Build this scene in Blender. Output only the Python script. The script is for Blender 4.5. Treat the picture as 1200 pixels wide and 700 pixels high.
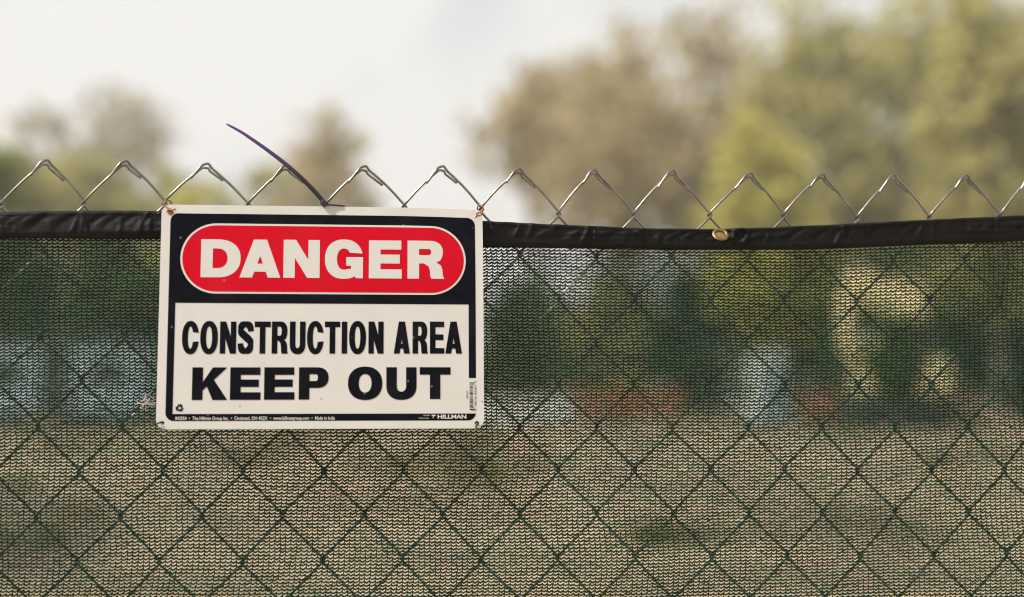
import bpy, math, random
import numpy as np
from mathutils import Vector, Matrix
from mathutils.geometry import tessellate_polygon

for o in list(bpy.data.objects):
    bpy.data.objects.remove(o, do_unlink=True)
sc = bpy.context.scene
COL = sc.collection
R = math.radians

# ------------------------------------------------------------------ camera
CAM = Vector((0.0, 0.0, 1.5))
PITCH = R(4.5)
FPX = 1200 * 50 / 36.0
cd = bpy.data.cameras.new('camera')
cam = bpy.data.objects.new('camera', cd)
COL.objects.link(cam)
cam.location = CAM
cam.rotation_euler = (R(90) + PITCH, 0, 0)
cd.lens = 50
cd.sensor_width = 36
cd.clip_start = 0.02
cd.clip_end = 3000
cd.dof.use_dof = True
cd.dof.focus_distance = 1.533
cd.dof.aperture_fstop = 1.7
cd.dof.aperture_blades = 0
sc.camera = cam

# ------------------------------------------------------------------ light
SUN_EL, SUN_AZ = R(48), R(-116)          # azimuth from +Y, clockwise positive: behind the camera, to the left
to_sun = Vector((math.cos(SUN_EL) * math.sin(SUN_AZ), math.cos(SUN_EL) * math.cos(SUN_AZ), math.sin(SUN_EL)))
world = bpy.data.worlds.new('World')
sc.world = world
world.use_nodes = True
wn, wl = world.node_tree.nodes, world.node_tree.links
bg = wn['Background']
bg.inputs['Strength'].default_value = 0.1
sky = wn.new('ShaderNodeTexSky')
sky.sky_type = 'NISHITA'
sky.sun_disc = False
sky.sun_elevation = SUN_EL
sky.sun_rotation = SUN_AZ % (2 * math.pi)
sky.dust_density = 3.0
sky.air_density = 1.0
# thin bright overcast over that sky, with a few slightly thinner, bluer patches
wtc = wn.new('ShaderNodeTexCoord')
wno = wn.new('ShaderNodeTexNoise')
wno.inputs['Scale'].default_value = 5.0
wno.inputs['Detail'].default_value = 5.0
wno.inputs['Roughness'].default_value = 0.5
wra = wn.new('ShaderNodeValToRGB')
wra.color_ramp.elements[0].position = 0.36
wra.color_ramp.elements[0].color = (0.66, 0.66, 0.66, 1)
wra.color_ramp.elements[1].position = 0.5
wra.color_ramp.elements[1].color = (0.97, 0.97, 0.97, 1)
wmx = wn.new('ShaderNodeMixRGB')
wmx.inputs[2].default_value = (6.85, 6.75, 6.56, 1)
wl.new(wtc.outputs['Generated'], wno.inputs['Vector'])
wl.new(wno.outputs['Fac'], wra.inputs['Fac'])
wl.new(wra.outputs['Color'], wmx.inputs[0])
wl.new(sky.outputs['Color'], wmx.inputs[1])
wl.new(wmx.outputs['Color'], bg.inputs['Color'])

sd = bpy.data.lights.new('sun', 'SUN')
sd.energy = 5.0
sd.angle = R(1.5)
sd.color = (1.0, 0.94, 0.85)
sun = bpy.data.objects.new('sun', sd)
COL.objects.link(sun)
sun.rotation_euler = to_sun.to_track_quat('Z', 'Y').to_euler()

sc.view_settings.view_transform = 'Standard'
sc.view_settings.look = 'None'
sc.view_settings.exposure = 0.45
sc.view_settings.gamma = 1.0
sc.view_settings.use_curve_mapping = False
sc.render.engine = 'CYCLES'
sc.cycles.use_denoising = True
sc.cycles.filter_width = 1.05
sc.cycles.max_bounces = 8
sc.cycles.transparent_max_bounces = 8
sc.cycles.caustics_reflective = False
sc.cycles.caustics_refractive = False

# ------------------------------------------------------------------ helpers
def ray(px, py):
    x, y = (px - 600) / FPX, (350 - py) / FPX
    c, s = math.cos(PITCH), math.sin(PITCH)
    return Vector((x, c - y * s, s + y * c))

def hit(px, py, p0, n):
    d = ray(px, py)
    return CAM + d * ((p0 - CAM).dot(n) / d.dot(n))

def ground_z(y):
    y = max(0.0, y)
    return 0.021 * min(y, 60) + 0.004 * max(0, min(y, 200) - 60)

def at(px, d):                      # ground point seen in the direction of column px, at distance d
    x = (px - 600) / FPX * d
    return Vector((x, d, ground_z(d)))

def zat(py, d):                     # world height seen at row py at distance d
    r = ray(600, py)
    return CAM.z + r.z / r.y * d

def tag(o, label=None, cat=None, group=None, kind=None):
    if label: o['label'] = label
    if cat: o['category'] = cat
    if group: o['group'] = group
    if kind: o['kind'] = kind
    return o

def empty(name, loc=(0, 0, 0), rz=0.0, label=None, cat=None, group=None):
    o = bpy.data.objects.new(name, None)
    COL.objects.link(o)
    o.empty_display_size = 0.1
    o.location = loc
    o.rotation_euler = (0, 0, rz)
    return tag(o, label, cat, group)

class MB:
    def __init__(s):
        s.v, s.f = [], []
        s.n = 0
    def add(s, V, F):
        V = np.asarray(V, float).reshape(-1, 3)
        s.v.append(V)
        b = s.n
        s.f.extend([tuple(i + b for i in f) for f in F])
        s.n += len(V)
        return s
    def box(s, c, d, rot=None, taper=1.0, bev=0.0):
        hx, hy, hz = d[0] / 2, d[1] / 2, d[2] / 2
        if bev <= 0:
            P = [(x * (taper if z > 0 else 1), y * (taper if z > 0 else 1), z) for z in (-hz, hz) for y in (-hy, hy) for x in (-hx, hx)]
            F = [(0, 2, 3, 1), (4, 5, 7, 6), (0, 1, 5, 4), (2, 6, 7, 3), (0, 4, 6, 2), (1, 3, 7, 5)]
        else:                       # rounded upright edges, chamfered top and bottom
            P, F = [], []
            ring = []
            for (sx, sy) in ((1, 1), (-1, 1), (-1, -1), (1, -1)):
                a0 = {(1, 1): 0, (-1, 1): 90, (-1, -1): 180, (1, -1): 270}[(sx, sy)]
                for k in range(3):
                    a = R(a0 + 45 * k)
                    ring.append((sx * (hx - bev), sy * (hy - bev), math.cos(a), math.sin(a)))
            n = len(ring)
            for (z, r) in ((-hz, 0.35), (-hz + bev * .6, 1), (hz - bev * .6, 1), (hz, 0.35)):
                t = taper if z > 0 else 1
                for (x, y, ca, sa) in ring:
                    P.append(((x + ca * bev * r) * t, (y + sa * bev * r) * t, z))
            for l in range(3):
                for k in range(n):
                    F.append((l * n + k, l * n + (k + 1) % n, (l + 1) * n + (k + 1) % n, (l + 1) * n + k))
            F.append(tuple(range(n - 1, -1, -1)))
            F.append(tuple(range(3 * n, 4 * n)))
        P = np.array(P)
        if rot is not None:
            P = P @ np.array(rot.to_3x3()).T
        return s.add(P + np.array(c), F)
    def tube(s, pts, rad, sides=6, caps=True, flat=None, up=None):
        P = np.asarray(pts, float)
        m = len(P)
        r = np.full(m, rad) if np.isscalar(rad) else np.asarray(rad, float)
        T = np.gradient(P, axis=0)
        T /= np.linalg.norm(T, axis=1)[:, None] + 1e-12
        a = np.array(up if up is not None else ((0, 1, 0) if abs(T[0][1]) < .8 else (1, 0, 0)), float)
        V, F = [], []
        for i in range(m):
            a = a - T[i] * a.dot(T[i])
            a /= np.linalg.norm(a) + 1e-12
            b = np.cross(T[i], a)
            for k in range(sides):
                th = 2 * math.pi * k / sides
                V.append(P[i] + r[i] * (math.cos(th) * a * (flat or 1) + math.sin(th) * b))
        for i in range(m - 1):
            for k in range(sides):
                k2 = (k + 1) % sides
                F.append((i * sides + k, i * sides + k2, (i + 1) * sides + k2, (i + 1) * sides + k))
        if caps:
            F.append(tuple(range(sides - 1, -1, -1)))
            F.append(tuple((m - 1) * sides + k for k in range(sides)))
        return s.add(V, F)
    def mesh(s, name, smooth=False):
        me = bpy.data.meshes.new(name)
        V = np.concatenate(s.v) if s.v else np.zeros((0, 3))
        me.from_pydata(V.tolist(), [], s.f)
        me.update()
        if smooth:
            me.polygons.foreach_set('use_smooth', [True] * len(me.polygons))
        return me
    def build(s, name, mat, parent=None, smooth=False, **k):
        return obj(name, s.mesh(name, smooth), mat, parent, **k)

def obj(name, me, mat, parent=None, label=None, kind=None):
    o = bpy.data.objects.new(name, me)
    COL.objects.link(o)
    if mat is not None and not me.materials:
        me.materials.append(mat)
    if parent is not None:
        o.parent = parent
    return tag(o, label, None, None, kind)

def fast_mesh(name, V, Q, smooth=True):
    """V (n,3) array, Q (m,k) array of polygons with equal sides"""
    me = bpy.data.meshes.new(name)
    me.vertices.add(len(V))
    me.vertices.foreach_set('co', np.ascontiguousarray(V, dtype=np.float32).ravel())
    m, k = Q.shape
    me.loops.add(m * k)
    me.polygons.add(m)
    me.loops.foreach_set('vertex_index', np.ascontiguousarray(Q, dtype=np.int32).ravel())
    me.polygons.foreach_set('loop_start', np.arange(0, m * k, k, dtype=np.int32))
    me.update(calc_edges=True)
    if smooth:
        me.polygons.foreach_set('use_smooth', np.ones(m, dtype=bool))
    return me

def smooth_path(pts, n=6):
    P = np.asarray(pts, float)
    Q = np.vstack([2 * P[0] - P[1], P, 2 * P[-1] - P[-2]])
    out = []
    for i in range(1, len(Q) - 2):
        for k in range(n):
            t = k / n
            out.append(.5 * (2 * Q[i] + (Q[i + 1] - Q[i - 1]) * t + (2 * Q[i - 1] - 5 * Q[i] + 4 * Q[i + 1] - Q[i + 2]) * t * t
                             + (3 * Q[i] - Q[i - 1] - 3 * Q[i + 1] + Q[i + 2]) * t ** 3))
    out.append(P[-1])
    return np.array(out)

# ------------------------------------------------------------------ materials
def mat(name, col, rough=0.6, metal=0.0, spec=0.5, var=0.0, scale=20.0, bump=0.0, bscale=None, coat=0.0, col2=None, translucent=0.0, detail=4.0):
    m = bpy.data.materials.new(name)
    m.use_nodes = True
    n, l = m.node_tree.nodes, m.node_tree.links
    p = n['Principled BSDF']
    p.inputs['Roughness'].default_value = rough
    p.inputs['Metallic'].default_value = metal
    p.inputs['Specular IOR Level'].default_value = spec
    p.inputs['Coat Weight'].default_value = coat
    p.inputs['Coat Roughness'].default_value = 0.08
    tc = n.new('ShaderNodeTexCoord')
    if var > 0 or col2:
        no = n.new('ShaderNodeTexNoise')
        no.inputs['Scale'].default_value = scale
        no.inputs['Detail'].default_value = detail
        l.new(tc.outputs['Object'], no.inputs['Vector'])
        ra = n.new('ShaderNodeValToRGB')
        c2 = col2 or tuple(c * (1 + var) for c in col)
        c1 = col if col2 else tuple(c * (1 - var) for c in col)
        ra.color_ramp.elements[0].position = .35
        ra.color_ramp.elements[1].position = .65
        ra.color_ramp.elements[0].color = (*c1, 1)
        ra.color_ramp.elements[1].color = (*c2, 1)
        l.new(no.outputs['Fac'], ra.inputs['Fac'])
        l.new(ra.outputs['Color'], p.inputs['Base Color'])
    else:
        p.inputs['Base Color'].default_value = (*col, 1)
    if bump > 0:
        nb = n.new('ShaderNodeTexNoise')
        nb.inputs['Scale'].default_value = bscale or scale
        nb.inputs['Detail'].default_value = 6
        l.new(tc.outputs['Object'], nb.inputs['Vector'])
        b = n.new('ShaderNodeBump')
        b.inputs['Strength'].default_value = bump
        b.inputs['Distance'].default_value = 0.02
        l.new(nb.outputs['Fac'], b.inputs['Height'])
        l.new(b.outputs['Normal'], p.inputs['Normal'])
    return m

def leaf_mat(name, dark, light, trans=0.5):
    m = bpy.data.materials.new(name)
    m.use_nodes = True
    n, l = m.node_tree.nodes, m.node_tree.links
    for x in list(n): n.remove(x)
    out = n.new('ShaderNodeOutputMaterial')
    geo = n.new('ShaderNodeNewGeometry')
    ra = n.new('ShaderNodeValToRGB')
    ra.color_ramp.elements[0].color = (*dark, 1)
    ra.color_ramp.elements[1].color = (*light, 1)
    l.new(geo.outputs['Random Per Island'], ra.inputs['Fac'])
    d = n.new('ShaderNodeBsdfDiffuse')
    t = n.new('ShaderNodeBsdfTranslucent')
    mx = n.new('ShaderNodeMixShader')
    mx.inputs[0].default_value = trans
    l.new(ra.outputs['Color'], d.inputs['Color'])
    l.new(ra.outputs['Color'], t.inputs['Color'])
    l.new(d.outputs[0], mx.inputs[1])
    l.new(t.outputs[0], mx.inputs[2])
    l.new(mx.outputs[0], out.inputs['Surface'])
    return m

M = {}
M['wire'] = mat('galvanised_wire', (.22, .212, .195), .30, metal=1.0, var=.25, scale=60)
M['yarn'] = mat('green_yarn', (.005, .027, .0115), .8, var=.35, scale=30, spec=.15)
M['hem'] = mat('black_hem_fabric', (.0035, .003, .0028), .44, spec=.17, var=.3, scale=90, bump=.25, bscale=900)
M['brass'] = mat('brass', (.23, .145, .078), .48, metal=1.0, var=.25, scale=200)
M['sign_white'] = mat('sign_white_plastic', (.55, .54, .52), .42, spec=.4, var=.02, scale=25)
M['sign_black'] = mat('sign_black_print', (.0040, .0042, .0075), .3, spec=.06, var=.2, scale=60)
M['sign_red'] = mat('sign_red_print', (.50, .0012, .014), .34, spec=.1, var=.04, scale=25)
M['sign_text'] = mat('sign_text_white', (.55, .54, .52), .42, spec=.4)
M['rust'] = mat('rusty_wire', (.20, .075, .035), .6, metal=.5, col2=(.42, .20, .10), scale=300)
M['dark_wire'] = mat('dark_tie_wire', (.03, .028, .03), .5, metal=.6)
M['thread'] = mat('pale_thread', (.5, .48, .42), .8)
M['bark'] = mat('bark', (.16, .13, .105), .9, var=.3, scale=3, bump=.5)
M['olive'] = leaf_mat('olive_leaves', (.25, .24, .08), (.64, .59, .25))
M['brown'] = leaf_mat('brown_olive_leaves', (.28, .235, .13), (.64, .54, .32))
M['grey'] = leaf_mat('grey_leaves', (.27, .245, .185), (.58, .52, .40))
M['yellow'] = leaf_mat('yellow_green_leaves', (.33, .32, .08), (.70, .65, .22), .5)
M['green'] = leaf_mat('green_leaves', (.06, .095, .02), (.21, .27, .06))
M['dgreen'] = leaf_mat('dark_green_leaves', (.028, .058, .02), (.10, .16, .05))
M['grass_green'] = leaf_mat('grass_green_leaves', (.08, .11, .05), (.24, .28, .13))
M['dirt'] = mat('dirt', (.21, .163, .105), .95, col2=(.36, .28, .185), scale=.45, bump=.6, bscale=6, detail=8)
def corner_shade():
    # corner shade painted into the dirt colour, left of the middle of the site
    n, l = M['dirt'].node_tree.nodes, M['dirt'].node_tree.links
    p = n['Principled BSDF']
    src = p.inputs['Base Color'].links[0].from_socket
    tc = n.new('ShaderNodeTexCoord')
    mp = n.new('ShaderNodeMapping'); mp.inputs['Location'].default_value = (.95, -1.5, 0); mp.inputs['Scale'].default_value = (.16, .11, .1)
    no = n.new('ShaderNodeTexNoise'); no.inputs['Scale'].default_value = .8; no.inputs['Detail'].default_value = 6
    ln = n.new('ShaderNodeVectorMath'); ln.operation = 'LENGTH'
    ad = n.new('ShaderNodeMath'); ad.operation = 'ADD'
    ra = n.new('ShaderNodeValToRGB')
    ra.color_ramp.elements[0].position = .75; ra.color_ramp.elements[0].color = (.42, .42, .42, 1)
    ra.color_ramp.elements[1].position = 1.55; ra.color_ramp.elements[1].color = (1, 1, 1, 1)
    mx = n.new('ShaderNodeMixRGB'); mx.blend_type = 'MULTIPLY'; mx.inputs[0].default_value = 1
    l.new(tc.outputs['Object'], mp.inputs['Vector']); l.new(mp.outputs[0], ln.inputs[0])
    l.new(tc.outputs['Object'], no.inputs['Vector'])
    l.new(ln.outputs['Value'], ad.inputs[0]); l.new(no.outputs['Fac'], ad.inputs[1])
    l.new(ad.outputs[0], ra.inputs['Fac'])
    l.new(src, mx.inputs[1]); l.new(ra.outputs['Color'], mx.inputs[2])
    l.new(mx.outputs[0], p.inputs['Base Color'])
corner_shade()
def specks(name, col, pos, scale):
    # tiny dried spots and dust on a printed face
    n, l = M[name].node_tree.nodes, M[name].node_tree.links
    p = n['Principled BSDF']
    src = p.inputs['Base Color'].links[0].from_socket
    tc = n.new('ShaderNodeTexCoord')
    vo = n.new('ShaderNodeTexVoronoi'); vo.inputs['Scale'].default_value = scale
    ra = n.new('ShaderNodeValToRGB')
    ra.color_ramp.elements[0].position = pos; ra.color_ramp.elements[0].color = (1, 1, 1, 1)
    ra.color_ramp.elements[1].position = pos + .03; ra.color_ramp.elements[1].color = (0, 0, 0, 1)
    no = n.new('ShaderNodeTexNoise'); no.inputs['Scale'].default_value = 22; no.inputs['Detail'].default_value = 8
    rb_ = n.new('ShaderNodeValToRGB')
    rb_.color_ramp.elements[0].position = .52; rb_.color_ramp.elements[1].position = .85; rb_.color_ramp.elements[1].color = (.10, .10, .10, 1)
    ad = n.new('ShaderNodeMath'); ad.operation = 'ADD'; ad.use_clamp = True
    mx = n.new('ShaderNodeMixRGB'); mx.inputs[2].default_value = (*col, 1)
    for q in (vo, no): l.new(tc.outputs['Object'], q.inputs['Vector'])
    l.new(vo.outputs['Distance'], ra.inputs['Fac']); l.new(no.outputs['Fac'], rb_.inputs['Fac'])
    l.new(ra.outputs['Color'], ad.inputs[0]); l.new(rb_.outputs['Color'], ad.inputs[1])
    l.new(ad.outputs[0], mx.inputs[0]); l.new(src, mx.inputs[1]); l.new(mx.outputs[0], p.inputs['Base Color'])
specks('sign_black', (.10, .095, .09), .055, 55)
specks('sign_white', (.36, .33, .28), .035, 34)
specks('sign_red', (.40, .08, .07), .04, 40)
M['digger'] = mat('pale_yellow_paint', (.78, .66, .38), .5, var=.1, scale=2)
M['steel'] = mat('dark_steel', (.06, .055, .05), .6, metal=.4, var=.3, scale=4)
M['glass'] = mat('dark_glass', (.03, .04, .045), .08, spec=.6)
M['white_paint'] = mat('white_paint', (.52, .57, .54), .5, var=.05, scale=2)
M['blue_white'] = mat('bluish_white_panel', (.30, .38, .45), .5, var=.06, scale=1.5)
M['orange'] = mat('orange_plastic', (.52, .14, .075), .6, var=.2, scale=2)
M['concrete'] = mat('pale_concrete', (.46, .46, .43), .85, var=.12, scale=3, bump=.3)
M['rubber'] = mat('rubber', (.025, .025, .025), .8)
M['wood'] = mat('weathered_wood', (.28, .2, .13), .8, var=.2, scale=4)

def tie_mat():
    m = mat('black_nylon_fringe', (.012, .010, .014), .35, spec=.5)
    n, l = m.node_tree.nodes, m.node_tree.links
    p = n['Principled BSDF']
    at_ = n.new('ShaderNodeAttribute'); at_.attribute_name = 'along'
    ra = n.new('ShaderNodeValToRGB')
    ra.color_ramp.elements[0].position = .35
    ra.color_ramp.elements[0].color = (.010, .009, .012, 1)
    ra.color_ramp.elements[1].position = .95
    ra.color_ramp.elements[1].color = (.11, .035, .21, 1)  # purple lens fringe painted onto the black nylon towards the tip
    l.new(at_.outputs['Fac'], ra.inputs['Fac'])
    l.new(ra.outputs['Color'], p.inputs['Base Color'])
    return m
M['tie'] = tie_mat()

# ------------------------------------------------------------------ ground
rng = np.random.default_rng(7)
def make_ground():
    xs = np.concatenate([np.linspace(-390, -60, 12), np.linspace(-55, 55, 111), np.linspace(60, 390, 12)])
    ys = np.concatenate([np.linspace(-60, -1, 12), np.linspace(0, 90, 120), np.linspace(95, 390, 16)])
    X, Y = np.meshgrid(xs, ys)
    Z = np.vectorize(ground_z)(Y)
    near = np.clip((Y - 4) / 8, 0, 1) * (Y < 90)
    Z = Z + near * (.07 * np.sin(X * .7 + 1.3 * np.sin(Y * .33)) * np.sin(Y * .55 + X * .2) + rng.normal(0, .018, X.shape))
    V = np.stack([X.ravel(), Y.ravel(), Z.ravel()], 1)
    nx, ny = len(xs), len(ys)
    i = np.arange((nx - 1) * (ny - 1))
    a = (i // (nx - 1)) * nx + i % (nx - 1)
    Q = np.stack([a, a + 1, a + nx + 1, a + nx], 1)
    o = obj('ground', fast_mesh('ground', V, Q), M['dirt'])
    tag(o, 'bare tan dirt of the building site behind the fence', None, None, 'structure')
make_ground()

# ------------------------------------------------------------------ fence frame
YAW = R(5.6)
U = Vector((math.cos(YAW), math.sin(YAW), 0))
N = Vector((math.sin(YAW), -math.cos(YAW), 0))       # towards the camera
O = CAM + ray(600, 350) * 1.552
FB = Vector((O.x, O.y, ground_z(O.y)))                       # foot of the fence below O
def fl(px, py, n=0.0):
    """pixel -> fence local coordinates (x along, y away, z up) on the plane n metres in front of the wires"""
    h = hit(px, py, O + N * n, N)
    d = h - FB
    return np.array([d.dot(U), -d.dot(N), d.z])

def chain_link():
    root = empty('chain_link_fence', FB, YAW, 'galvanised chain link fence with bent wire tips rising above the black screen hem', 'fence')
    rr = random.Random(3)
    peaks = [(55, 189), (148, 190), (243, 193), (337, 195), (428, 196), (519, 196), (609, 199), (697, 200), (789, 201), (880, 204), (964, 205), (1048, 206), (1133, 206)]
    vals = [(2, 241), (99, 239), (193, 239), (291, 241), (383, 241), (474, 243), (564, 246), (655, 251), (743, 252), (832, 252), (918.5, 252.5), (1004.5, 256), (1089, 255), (1172.5, 253)]
    low = [(94.3, 554), (190, 552), (284.5, 552), (562.7, 550), (655.3, 550), (744, 550), (831.9, 550), (919, 551), (1005.7, 551), (1091.4, 551), (1175.4, 550)]
    lowk = [2, 4, 6, 12, 14, 16, 18, 20, 22, 24, 26]
    P = {2 * i + 1: fl(*p) for i, p in enumerate(peaks)}
    V0 = {2 * i: fl(*p) for i, p in enumerate(vals)}
    L = {k: fl(*p) for k, p in zip(lowk, low)}
    fu = np.polyfit(lowk, [L[k][0] for k in lowk], 2)
    v0 = float(np.mean([V0[k][2] for k in V0])); v6 = float(np.mean([L[k][2] for k in L]))
    step = (v0 - v6) / 6
    xs = np.polyfit(lowk, [L[k][0] for k in lowk], 1)
    def node(k, r):
        if r == 0 and k in V0: x, z = V0[k][0], V0[k][2]
        elif r == -1 and k in P: x, z = P[k][0], P[k][2]
        else:
            kk = min(max(k, 0), 27)
            x = np.polyval(fu, kk) + (k - kk) * xs[0]
            zz0 = np.interp(kk, sorted(V0), [V0[q][2] for q in sorted(V0)])
            z = zz0 - step * r
            if r > 0:
                z += (v0 - zz0) * min(1, r / 6)
            if 0 < r < 6:
                xa = np.interp(kk, sorted(V0), [V0[q][0] for q in sorted(V0)]) + (k - kk) * xs[0]
                x = xa + (x - xa) * r / 6
            h = math.sin(k * 12.9898 + r * 78.233) * 43758.5
            x += ((h % 1) - .5) * .003
            z += (((h * 7) % 1) - .5) * .003
        return x, z
    rows = int((v0 + .0) / step) - 0
    d, h = .0024, .0032
    for i in range(-17, 46):
        pts = []
        # bottom -> top
        for r in range(rows, -2, -1):
            left = (i + r) % 2 == 0
            k = i if left else i + 1
            x, z = node(k, r)
            sx = 1 if left else -1
            if r == -1:
                break
            pts.append((k, r, x - sx * d * .9, z, left))
        path = []
        for j in range(len(pts) - 1):
            _, _, x0, z0, l0 = pts[j]
            _, _, x1, z1, _ = pts[j + 1]
            y = -h if l0 else h                  # "/" runs in front, "\" behind
            path.append((x0, 0, z0))
            for t in (.07, .16, .5, .84, .93):
                path.append((x0 + (x1 - x0) * t, y * (.75 if t in (.07, .93) else 1), z0 + (z1 - z0) * t))
        _, _, x0, z0, left = pts[-1]             # last node (row 0)
        kp = i + 1 if left else i                # peak column
        xp, zp = node(kp, -1)
        sgn = 1 if left else -1                  # rising to the right / left
        path.append((x0, 0, z0))
        dx, dz = xp - x0, zp - z0
        ln = math.hypot(dx, dz)
        bow = rr.uniform(.0005, .002)
        y = -h if left else h
        for t in (.07, .16, .35, .55, .75, .9):
            b = bow * math.sin(math.pi * t)
            path.append((x0 + dx * t - sgn * b * .6, y * (.75 if t == .07 else 1) * (1 - .5 * t), z0 + dz * t + b))
        # neighbour's valley on the other side
        nx, nz = node(kp + sgn, 0)
        ex, ez = nx - xp, nz - zp
        eln = math.hypot(ex, ez)
        tl = rr.uniform(.30, .40)
        if left:                                 # inner wire, tail hangs below the neighbour
            path += [(xp - .0012, -.0012, zp - .0040), (xp + .0012, .0, zp - .0042)]
            for t in (.10, .22, tl, tl + .05):
                q = 1 - t / (tl + .05)
                path.append((xp + ex * t - .0020 * q, -.0008 + h * .6, zp + ez * t - .0036 * q - .0004))
        else:                                    # outer wire, loops over the top
            path += [(xp + .0022, .0012, zp - .0002), (xp + .0008, .0, zp + .0010), (xp - .0014, -.001, zp + .0006)]
            for t in (.09, .2, tl, tl + .04):
                q = t / (tl + .04)
                path.append((xp + ex * t - .0026 * (1 - q), -h + .0006, zp + ez * t + .0022 * (1 - q) + .0008))
        mb = MB().tube(path, .0014, 7)
        mb.build('wire', M['wire'], root, smooth=True)
    return root
chain_link()

# ------------------------------------------------------------------ privacy screen
hem_top = [(-300, 253), (0, 249), (60, 247.5), (120, 247), (190, 247.5), (400, 252), (567, 259), (655, 263.5), (750, 267.5), (845, 268.5), (905, 266.5), (960, 264), (1060, 259), (1130, 255.5), (1200, 252.5), (1500, 246)]
hem_bot = [(-300, 281), (0, 279.5), (190, 280.5), (400, 285), (567, 289.5), (650, 291), (740, 291.5), (860, 293), (930, 293), (960, 292), (1020, 290), (1060, 288), (1150, 284.5), (1200, 283), (1500, 277)]
NH = .0102
ht = np.array([fl(x, y, NH) for x, y in hem_top])
hb = np.array([fl(x, y, NH) for x, y in hem_bot])
def htop(u): return np.interp(u, ht[:, 0], ht[:, 2])
def hbot(u): return np.interp(u, hb[:, 0], hb[:, 2])
UMIN, UMAX = -1.3, 1.3

def waves(u, seed, n, fmin, fmax):
    r = np.random.default_rng(seed)
    out = np.zeros_like(u)
    for _ in range(n):
        out = out + np.sin(u * r.uniform(fmin, fmax) + r.uniform(0, 6.28)) * r.uniform(.4, 1)
    return out / n

def billow(u, z):                    # gentle bulging of the cloth
    return .0022 * np.sin(u * 9 + 1.0) * np.sin(z * 11) + .0011 * np.sin(u * 23 + z * 14) + .0012

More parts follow.
